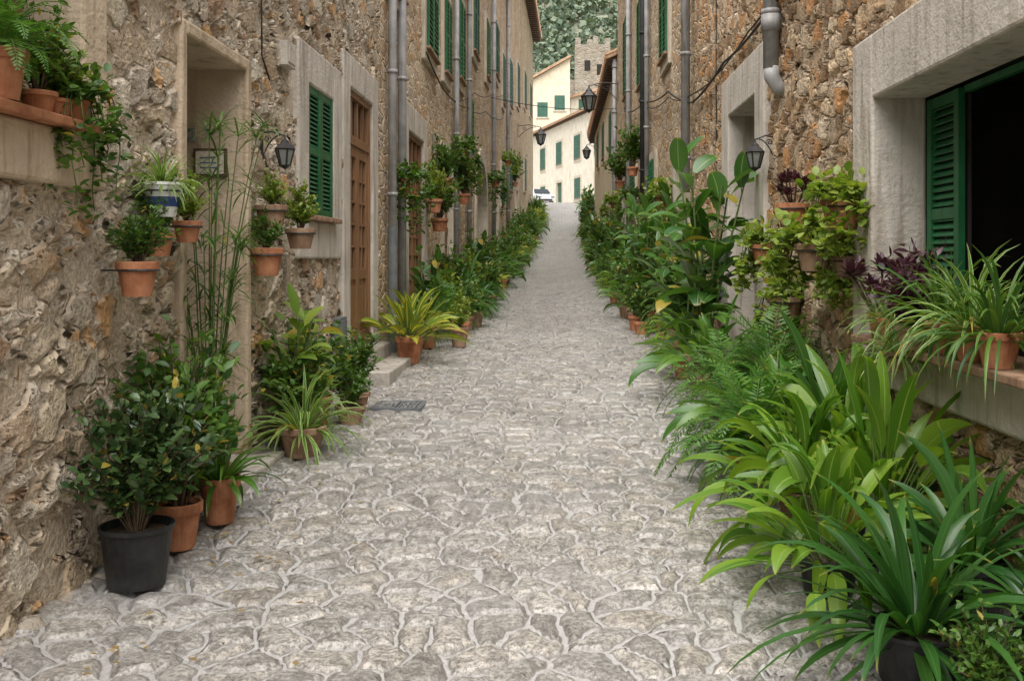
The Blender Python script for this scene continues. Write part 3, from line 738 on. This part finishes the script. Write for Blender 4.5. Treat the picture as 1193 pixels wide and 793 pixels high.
def g_bush(nb=26,rx=.28,rz=.42,nl=20,Ln=.06,W=.035,mat='jade',prof='round',z0=.02,stem='bark',sr=.006):
    A=Acc()
    for b in range(nb):
        az=rd(0,6.283); el=math.asin(rd(-.15,1)); r=rd(.55,1.15)
        end=Vector((rx*r*math.cos(el)*math.cos(az),rx*r*math.cos(el)*math.sin(az),rz*.45+rz*.6*r*math.sin(el)))
        mid=Vector((end.x*.35,end.y*.35,end.z*.5+.02)); A.tube([(end.x*.08,end.y*.08,z0-.03),mid,end],sr,4,1,r2=sr*.4,cap=False)
        for k in range(nl):
            t=rd(.3,1.05)
            p=mid.lerp(end,(t-.5)*2) if t>.5 else Vector((end.x*.1,end.y*.1,0)).lerp(mid,t*2)
            p=p+Vector((rd(-1,1),rd(-1,1),rd(-1,1)))*Ln*.5
            d=(Vector((end.x,end.y,end.z*.4)).normalized()*.5+Vector((rd(-1,1),rd(-1,1),rd(-.4,1)))).normalized()
            A.leaf(p,d,Ln*rd(.6,1.25),W*rd(.8,1.2),.4,3,prof,.25,0,rd(-.8,.8))
    return A,[L[mat],M[stem]]
def g_big(ns=4,H=1.6,Ln=.3,W=.15,mat='rubber',sp=.25,per=12,prof='round'):
    A=Acc()
    for s in range(ns):
        az=s*6.283/ns+rd(-.5,.5); hh=H*rd(.6,1.05); top=Vector((math.cos(az)*sp*rd(.4,1),math.sin(az)*sp*rd(.4,1),hh))
        A.tube([(0,0,-.05),tuple(top*.5+Vector((0,0,.05))),tuple(top)],.016,6,1,r2=.008,cap=False)
        for k in range(per):
            t=.15+.87*k/per; p=top*t; a=k*2.4+rd(-.4,.4); el=math.radians(rd(0,55)+(25 if t>.85 else 0)); d=rdir(el,a)
            q=p+d*.07; A.tube([p,q],.005,4,1,cap=False)
            A.leaf(q,d,Ln*rd(.6,1.15),W*rd(.8,1.15),rd(.3,1.1),6,prof,.22,0,rd(-.5,.5))
    return A,[L[mat],M['stem']]
def g_reed(ns=14,H=1.5,mat='bush'):
    A=Acc()
    for s in range(ns):
        az=rd(0,6.28); hh=H*rd(.5,1.05); lean=rd(.05,.28); pts=[]
        for k in range(7):
            t=k/6; pts.append(Vector((math.cos(az)*(.05+lean*t*t*hh*.6),math.sin(az)*(.05+lean*t*t*hh*.6),t*hh)))
        A.tube(pts,.006,5,1,r2=.003,cap=False)
        for k in range(2,7):
            for j in range(5 if k<6 else 13):
                A.leaf(pts[k],rdir(math.radians(rd(-10,60))),rd(.12,.24),.012,.9,4,'strap',.2,0,0)
    return A,[L[mat],M['stem']]
def g_trail(n=16,drop=.35,Ln=.05,W=.04,mat='bushy',r=.14,up=20):
    A=Acc()
    for i in range(n):
        az=rd(0,6.283); dr=drop*rd(.3,1.1); pts=[]; o=Vector((math.cos(az),math.sin(az),0))
        for k in range(7):
            t=k/6; pts.append(o*(r*(.3+.9*min(1,t*2)))+Vector((rd(-.015,.015),rd(-.015,.015),.08*math.sin(min(1,t*2)*math.pi)-dr*max(0,t-.2)/.8)))
        A.tube(pts,.003,3,1,cap=False)
        for k in range(1,7):
            for j in range(5): A.leaf(pts[k]+Vector((rd(-.025,.025),rd(-.025,.025),rd(-.03,.03))),rdir(math.radians(rd(-40,50))),Ln*rd(.6,1.2),W*rd(.8,1.2),.5,3,'round',.2,0,rd(-.6,.6))
    for i in range(up*5):
        p=Vector((rd(-r,r),rd(-r,r),rd(0,.16))); A.leaf(p,rdir(math.radians(rd(10,80))),Ln*rd(.7,1.3),W,.5,3,'round',.2,0,rd(-.6,.6))
    return A,[L[mat],M['stem']]
def g_rosette(n=9,r=.16,mat='purple',Ln=.09,W=.035,H=.2):
    A=Acc()
    for i in range(n):
        c=Vector((rd(-r,r),rd(-r,r),rd(.3,1)*H)); A.tube([(c.x*.2,c.y*.2,-.02),tuple(c)],.006,5,1,cap=False)
        for k in range(16):
            A.leaf(c,rdir(math.radians(75-k*4.5),k*2.4),Ln*rd(.7,1.1),W,.3,3,'round',.3,0,0)
    return A,[L[mat],M['bark']]
CACHE={}
def fol(key,fn,*a,**k):
    if key not in CACHE:
        A,ms=fn(*a,**k); CACHE[key]=A.mesh('foliage_'+key,ms,smooth=True)
    return CACHE[key]
def pot_mesh(kind,r,h):
    key=('pot',kind,round(r,2),round(h,2))
    if key in CACHE: return CACHE[key]
    A=Acc()
    if kind in('terra','terrad'):
        prof=[(r*.0,0),(r*.66,0),(r*.68,.01),(r*.9,h*.78),(r*1.0,h*.79),(r*1.02,h*.98),(r*.99,h),(r*.9,h),(r*.88,h*.88)]; mats=[M[kind],M['soil']]
    elif kind=='black':
        prof=[(0,0),(r*.78,0),(r*.97,h*.93),(r*1.03,h*.93),(r*1.03,h),(r*.96,h),(r*.94,h*.88)]; mats=[M['black'],M['soil']]
    else:
        prof=[(0,0),(r*.6,0),(r*.95,h*.9),(r*1.02,h*.92),(r*1.02,h),(r*.95,h),(r*.9,h*.85)]; mats=[M['whitepot'],M['soil'],M['blue']]
    A.lathe((0,0,0),prof,28,0)
    A.lathe((0,0,0),[(r*.9,h*.88),(r*.5,h*.9),(0.001,h*.91)],16,1)
    if kind=='white':
        rr=lambda t: r*(.6+.35*t/.9)+.002
        A.lathe((0,0,0),[(rr(.3),h*.3),(rr(.58),h*.58)],28,2)
    me=A.mesh('pot_'+kind,mats,smooth=False); CACHE[key]=me; return me
def potted(name,loc,kind,r,h,fm,fs=1,rot=None,ring=None):
    e=empty(name,loc); mkobj('pot',pot_mesh(kind,r,h),e,rot=rd(0,6))
    mkobj('foliage',fm,e,loc=(0,0,h*.9),rot=rd(0,6.28) if rot is None else rot,sc=(fs*rd(.93,1.07),fs*rd(.93,1.07),fs*rd(.92,1.08)))
    if ring:
        A=Acc(); n=16; pts=[(r*1.0*math.cos(6.283*i/n),r*1.0*math.sin(6.283*i/n),h*.75) for i in range(n+1)]
        A.tube(pts,.005,5); sx=-1 if ring=='L' else 1
        A.tube([(sx*r,0,h*.75),(sx*(r+.08),0,h*.75)],.005,5)
        A.obj('iron_ring',[M['iron']],e)
    return e
def ground_pot(name,x,y,kind,r,h,fm,fs=1,rot=None): return potted(name,(x,y,gz(y)+.012+.012*abs(x)**1.5),kind,r,h,fm,fs,rot)
# foliage library
f_cliv=fol('clivia',g_strap,84,.66,.046,'clivia',1.35,'strap',.3,8,-2,85)
f_cliv2=fol('clivia2',g_strap,60,.6,.048,'clivia',1.6,'strap',.3,8,5,85)
f_asp=fol('asp',g_aspid,74,.40,.088,'aspid',.26,.14,1.3,6)
f_asp2=fol('asp2',g_aspid,66,.42,.094,'aspid',.30,.14,1.2,8)
f_aspd=fol('aspd',g_aspid,56,.44,.088,'aspidd',.28,.13,1.2,12)
f_fern=fol('fern',g_fern,60,.6); f_fern2=fol('fern2',g_fern,50,.5)
f_jade=fol('jade',g_bush,60,.33,.62,30,.055,.038,'jade')
f_bush=fol('bush',g_bush,38,.3,.6,26,.065,.032,'bush','lance')
f_bush2=fol('bush2',g_bush,44,.35,.9,26,.08,.045,'bush','round')
f_bushy=fol('bushy',g_bush,32,.28,.6,24,.07,.045,'bushy','round')
f_spid=fol('spid',g_strap,80,.4,.014,'spider',2.2,'strap',.3,7,5,85)
f_spid2=fol('spid2',g_strap,100,.42,.018,'spider',1.9,'strap',.3,7,5,85)
f_grass=fol('grass',g_strap,110,.5,.018,'bush',2.0,'strap',.3,7,5,85)
f_lily=fol('lily',g_strap,48,.45,.036,'aspidd',1.3,'strap',.3,7,10,80)
f_crot=fol('crot',g_aspid,54,.34,.08,'croton',.2,.1,.8,15)
f_big=fol('big',g_big,6,1.75,.32,.17,'rubber',.42,13)
f_big2=fol('big2',g_big,5,1.3,.3,.13,'rubber',.35,12,'lance')
f_big3=fol('big3',g_big,5,.9,.24,.10,'bushy',.3,10,'lance')
f_reed=fol('reed',g_reed,20,1.85)
f_tr=fol('trail',g_trail,20,.3,.045,.036); f_trd=fol('traild',g_trail,20,.4,.045,.032,'bush'); f_tr2=fol('trail2',g_trail,24,.22,.05,.04,'bushy',.16)
f_pur=fol('pur',g_rosette); f_purb=fol('purb',g_bush,30,.2,.42,18,.075,.03,'purple','lance')
# --- left foreground
ground_pot('potted_jade_plant',-1.98,4.68,'black',.165,.28,f_jade,1.02)
ground_pot('potted_shrub',-1.98,5.2,'terra',.12,.24,f_bush,1.2)
ground_pot('potted_lily',-1.92,5.65,'terra',.115,.26,f_lily,1.05)
ground_pot('potted_shrub',-2.08,5.45,'terrad',.1,.2,f_bush2,.95)
ground_pot('potted_bamboo',-2.10,6.0,'terrad',.13,.24,f_reed,1.05)
ground_pot('potted_spider_plant',-1.86,7.25,'terrad',.17,.22,f_spid2,1.3)
ground_pot('potted_aucuba',-2.02,7.6,'terrad',.15,.25,f_big3,1.1)
ground_pot('potted_shrub',-1.98,7.5,'terrad',.13,.2,f_bush,1.1)
ground_pot('potted_shrub',-2.03,8.3,'terra',.15,.25,f_bush,1.05)
ground_pot('potted_shrub',-1.82,8.9,'terrad',.14,.18,f_bush2,.6)
ground_pot('potted_shrub',-1.75,8.4,'terrad',.13,.16,f_bush,.7)
ground_pot('potted_grass',-2.02,8.0,'terrad',.13,.2,f_spid,1.2)
ground_pot('potted_croton',-1.78,11.9,'terra',.17,.33,f_crot,1.3)
ground_pot('potted_croton',-1.85,12.7,'terra',.16,.32,f_crot,1.2)
# --- right foreground
ground_pot('potted_clivia',1.34,3.72,'black',.17,.2,f_cliv,1.0,0.4)
ground_pot('potted_clivia',1.75,4.25,'black',.17,.26,f_cliv2,1.0)
ground_pot('potted_clivia',1.8,3.6,'black',.15,.24,f_cliv2,.8)
ground_pot('potted_aspidistra',1.25,4.6,'black',.14,.18,f_asp,.98,1.0)
ground_pot('potted_aspidistra',1.62,5.0,'black',.16,.26,f_asp2,1.1)
ground_pot('potted_aspidistra',1.36,5.5,'terrad',.16,.24,f_asp,1.05,2.6)
ground_pot('potted_aspidistra',1.72,5.75,'terrad',.16,.28,f_asp2,1.15,3.3)
ground_pot('potted_aspidistra',1.75,6.4,'terrad',.16,.28,f_aspd,1.15)
ground_pot('potted_fern',1.28,6.45,'terrad',.16,.24,f_fern,1.15)
ground_pot('potted_aspidistra',1.55,6.9,'terrad',.16,.28,f_aspd,1.05,4)
ground_pot('potted_fern',1.38,7.4,'terrad',.16,.28,f_fern2,1.4)
ground_pot('potted_fern',1.72,8.0,'terrad',.16,.4,f_fern,1.3,2)
ground_pot('potted_fern',1.48,8.6,'terrad',.16,.28,f_fern2,1.4,1)
ground_pot('potted_herb',1.44,3.33,'black',.1,.1,f_bush,.5)
ground_pot('potted_rubber_plant',1.5,10.2,'terrad',.2,.35,f_big,1.08)
ground_pot('potted_rubber_plant',1.45,11.4,'terrad',.2,.35,f_big2,1.05)
ground_pot('potted_rubber_plant',1.6,12.6,'terrad',.2,.35,f_big,1.0,2)
ground_pot('potted_shrub',1.5,12.0,'terrad',.2,.3,f_bush2,1.1,2)
ground_pot('potted_aspidistra',1.5,9.6,'terrad',.17,.25,f_aspd,1.05)
ground_pot('potted_aspidistra',1.4,10.8,'terra',.17,.25,f_asp,.85)
# --- rows
kindsL=[('potted_shrub',f_bush,1.5),('potted_rubber_plant',f_big2,.9),('potted_fern',f_fern,1.3),('potted_aspidistra',f_aspd,1.25),('potted_shrub',f_bush2,1.2),('potted_clivia',f_cliv,1.2),('potted_shrub',f_bushy,1.2),('potted_croton',f_crot,1.3),('potted_grass',f_grass,1.5)]
kindsR=[('potted_rubber_plant',f_big,.95),('potted_shrub',f_bush2,1.35),('potted_fern',f_fern2,1.3),('potted_aspidistra',f_aspd,1.2),('potted_shrub',f_bush,1.5),('potted_aspidistra',f_asp,1.05),('potted_rubber_plant',f_big2,1.05),('potted_shrub',f_bushy,1.25)]
y=13.5
while y<69:
    nm,fm,s=rng.choice(kindsL); k=rd(.75,1.2)*(1+max(0,y-35)*.012)
    w=rd(.3,.5); ground_pot(nm,XL(y)+w,y,rng.choice(['terra','terra','terrad']),rd(.14,.19),rd(.26,.34),fm,s*k)
    if rng.random()<.55:
        nm,fm,s=rng.choice(kindsL); ground_pot(nm,XL(y)+w+.42,y+.25,rng.choice(['terra','terrad']),rd(.12,.16),rd(.2,.28),fm,s*k*.62)
    y+=rd(.55,.8)*(1+max(0,y-20)*.015)
y=13.5
while y<72:
    nm,fm,s=rng.choice(kindsR); k=rd(.75,1.25)*(1+max(0,y-35)*.008)
    w=rd(.3,.5); ground_pot(nm,XR(y)-w,y,rng.choice(['terra','terrad']),rd(.15,.2),rd(.26,.36),fm,s*k)
    if rng.random()<.5:
        nm,fm,s=rng.choice(kindsR); ground_pot(nm,XR(y)-w-.36,y+.25,rng.choice(['terra','terrad']),rd(.12,.16),rd(.2,.28),fm,s*k*.5)
    y+=rd(.6,.95)*(1+max(0,y-20)*.015)
# --- hanging pots
def hang(name,side,px,py,w,kind,r,h,fm,fs=1):
    if side=='L': d=(2.26-w)*F/(650-px); x=-2.26+w
    else: d=(2.1-w)*F/(px-650); x=2.1-w
    z=pxZ(py,d)-h/2
    return potted(name,(x,d,z),kind,r,h,fm,fs,ring=side)
hang('hanging_spider_plant','L',190,233,.18,'white',.105,.18,f_spid2,.62)
hang('hanging_geranium','L',160,325,.2,'terra',.1,.17,f_bush,.52)
hang('hanging_trailing_plant','L',185,285,.15,'terra',.08,.12,f_bush,.48)
hang('hanging_trailing_plant','L',218,270,.16,'terra',.08,.12,f_bushy,.4)
hang('hanging_shrub','L',316,252,.15,'terrad',.12,.16,f_bushy,.38)
hang('hanging_shrub','L',311,305,.15,'terra',.12,.2,f_bush,.5)
hang('hanging_shrub','L',350,278,.22,'terrad',.12,.16,f_bushy,.55)
hang('hanging_shrub','R',980,250,.18,'terra',.14,.2,f_tr2,1.4)
hang('hanging_succulent','R',925,250,.16,'terra',.14,.18,f_pur,1.1)
hang('hanging_trailing_plant','R',893,296,.18,'terra',.15,.18,f_tr,1.4)
hang('hanging_trailing_plant','R',950,300,.2,'terrad',.15,.2,f_tr2,1.6)
hang('hanging_trailing_plant','R',915,358,.16,'terrad',.15,.18,f_tr,1.3)
hang('hanging_shrub','R',985,310,.12,'terrad',.1,.14,f_tr,1.1)
for (s,px,py,fm,fs) in [('L',478,218,f_trd,1.6),('L',505,240,f_bushy,.9),('L',520,215,f_bush,1.3),('L',540,180,f_trd,2.0),('L',545,205,f_tr,1.6),('L',512,262,f_bush,1.3),('L',540,232,f_bush2,.9),('L',577,215,f_trd,2.2),('L',600,215,f_bush2,1.5),('L',592,190,f_tr,2.2),
                   ('R',770,235,f_tr,1.8),('R',737,200,f_bush2,1.2),('R',735,235,f_trd,2.0),('R',722,215,f_bush,1.7),('R',716,240,f_tr,2.2)]:
    hang('hanging_planter',s,px,py,.25,'terra',.15,.22,fm,fs)
# --- sill plants right (z 1.11)
zs=1.108
potted('potted_spider_plant',(1.98,4.75,zs),'terra',.1,.17,f_spid2,1.1)
potted('potted_grass',(1.97,4.45,zs),'terra',.1,.16,f_grass,1.0)
potted('potted_lily',(1.98,5.1,zs),'terra',.1,.17,f_grass,.95,1)
potted('potted_purple_shrub',(1.99,5.55,zs),'terrad',.1,.15,f_purb,.95)
potted('potted_purple_shrub',(1.90,5.35,zs),'terrad',.09,.13,f_purb,.8)
potted('potted_aeonium',(1.98,6.05,zs),'terra',.1,.16,f_pur,1.35)
potted('potted_spider_plant',(1.96,5.85,zs),'terra',.09,.14,f_spid,.95)
hang('hanging_spider_plant','R',1045,420,.22,'terrad',.07,.1,f_spid,.8)
# --- sill plants left (z 2.22)
zs=2.22
potted('potted_trailing_plant',(-2.20,4.52,zs),'terra',.07,.09,f_trd,1.05)
potted('potted_shrub',(-2.26,4.33,zs),'terra',.08,.1,f_bush,.62)
potted('potted_shrub',(-2.22,4.42,zs),'terra',.07,.08,f_bushy,.5)
potted('potted_fern',(-2.2,3.93,zs),'terra',.1,.2,f_fern2,.75)
# ---------------------------------------------------------------- car
def car():
    e=empty('parked_car',(-1.75,86.5,gz(86.5)+.02)); e.rotation_euler=(0,0,math.radians(20))
    A=Acc()
    prof=[(-2.0,.35),(-2.05,.6),(-1.98,.85),(-1.25,.98),(-.65,1.42),(.9,1.46),(1.55,1.02),(1.95,.95),(2.02,.6),(1.98,.35)]
    def xw(z): return .86 if z<1.0 else .86-.2*(z-1.0)/.45
    n=len(prof)
    vs=[(-xw(z),y,z) for y,z in prof]+[(xw(z),y,z) for y,z in prof]
    fs=[tuple(range(n))[::-1],tuple(range(n,2*n))]+[(i,(i+1)%n,n+(i+1)%n,n+i) for i in range(n)]
    A.add(vs,fs,0); A.obj('body',[M['carp']],e,bevel=.06)
    A=Acc()
    A.add([(-.74,-1.27,1.0),(.74,-1.27,1.0),(.62,-.72,1.40),(-.62,-.72,1.40)],[(0,1,2,3)]); 
    A.v=[(x,y-.03,z+.03) for x,y,z in A.v]
    A.add([(-.74,1.57,1.05),(.74,1.57,1.05),(.62,.98,1.44),(-.62,.98,1.44)],[(0,1,2,3)])
    for s in(-1,1): A.add([(s*.875,-1.05,1.02),(s*.875,1.3,1.05),(s*.70,.85,1.40),(s*.70,-.6,1.38)],[(0,1,2,3)])
    A.obj('windows',[M['glass']],e,recalc=False)
    A=Acc()
    for s in(-1,1):
        for yy in(-1.25,1.3):
            A.tube([(s*.7,yy,.32),(s*.89,yy,.32)],.31,18,0); A.tube([(s*.88,yy,.32),(s*.9,yy,.32)],.18,12,1)
    A.obj('wheels',[M['rubber'],M['pipe']],e)
    A=Acc(); G=lambda w,y,z:(w,y,z)
    for s in(-1,1): A.box(G,-2.07,-1.98,.62,.78,min(s*.8,s*.5),max(s*.8,s*.5),0)
    A.box(G,-2.08,-2.0,.36,.5,-.6,.6,1)
    for s in(-1,1): A.box(G,-.85,-.7,.95,1.08,min(s*.88,s*1.02),max(s*.88,s*1.02),2)
    A.obj('lights_and_trim',[M['lampglass'],M['rubber'],M['carp']],e)
car()
# ---------------------------------------------------------------- light & camera
W=bpy.data.worlds.new('World'); S.world=W; W.use_nodes=True; nt=W.node_tree; nt.nodes.clear()
SE=math.radians(64); SA=math.radians(190)
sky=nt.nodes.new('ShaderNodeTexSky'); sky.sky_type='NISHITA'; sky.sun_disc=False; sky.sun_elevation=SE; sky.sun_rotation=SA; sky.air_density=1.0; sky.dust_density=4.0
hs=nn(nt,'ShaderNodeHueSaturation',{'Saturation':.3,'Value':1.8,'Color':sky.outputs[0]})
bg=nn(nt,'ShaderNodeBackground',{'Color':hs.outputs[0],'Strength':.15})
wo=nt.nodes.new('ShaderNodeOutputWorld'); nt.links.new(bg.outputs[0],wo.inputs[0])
sl=bpy.data.lights.new('sun','SUN'); sl.energy=5.0; sl.angle=math.radians(70); sl.color=(1,.965,.92)
so=bpy.data.objects.new('sun',sl); S.collection.objects.link(so)
dirv=Vector((math.sin(SA)*math.cos(SE),math.cos(SA)*math.cos(SE),math.sin(SE)))
so.rotation_euler=dirv.to_track_quat('Z','Y').to_euler(); so.location=(0,0,20)
cd=bpy.data.cameras.new('camera'); cam=bpy.data.objects.new('camera',cd); S.collection.objects.link(cam); S.camera=cam
cam.location=(0,0,CZ); cam.rotation_euler=(math.radians(90),0,0)
cd.sensor_width=36; cd.lens=36*F/1193; cd.shift_x=-(650-596.5)/1193; cd.shift_y=-(396.5-300)/1193
cd.clip_end=3000; cd.clip_start=.05
S.view_settings.view_transform='Standard'; S.view_settings.look='None'; S.view_settings.exposure=0
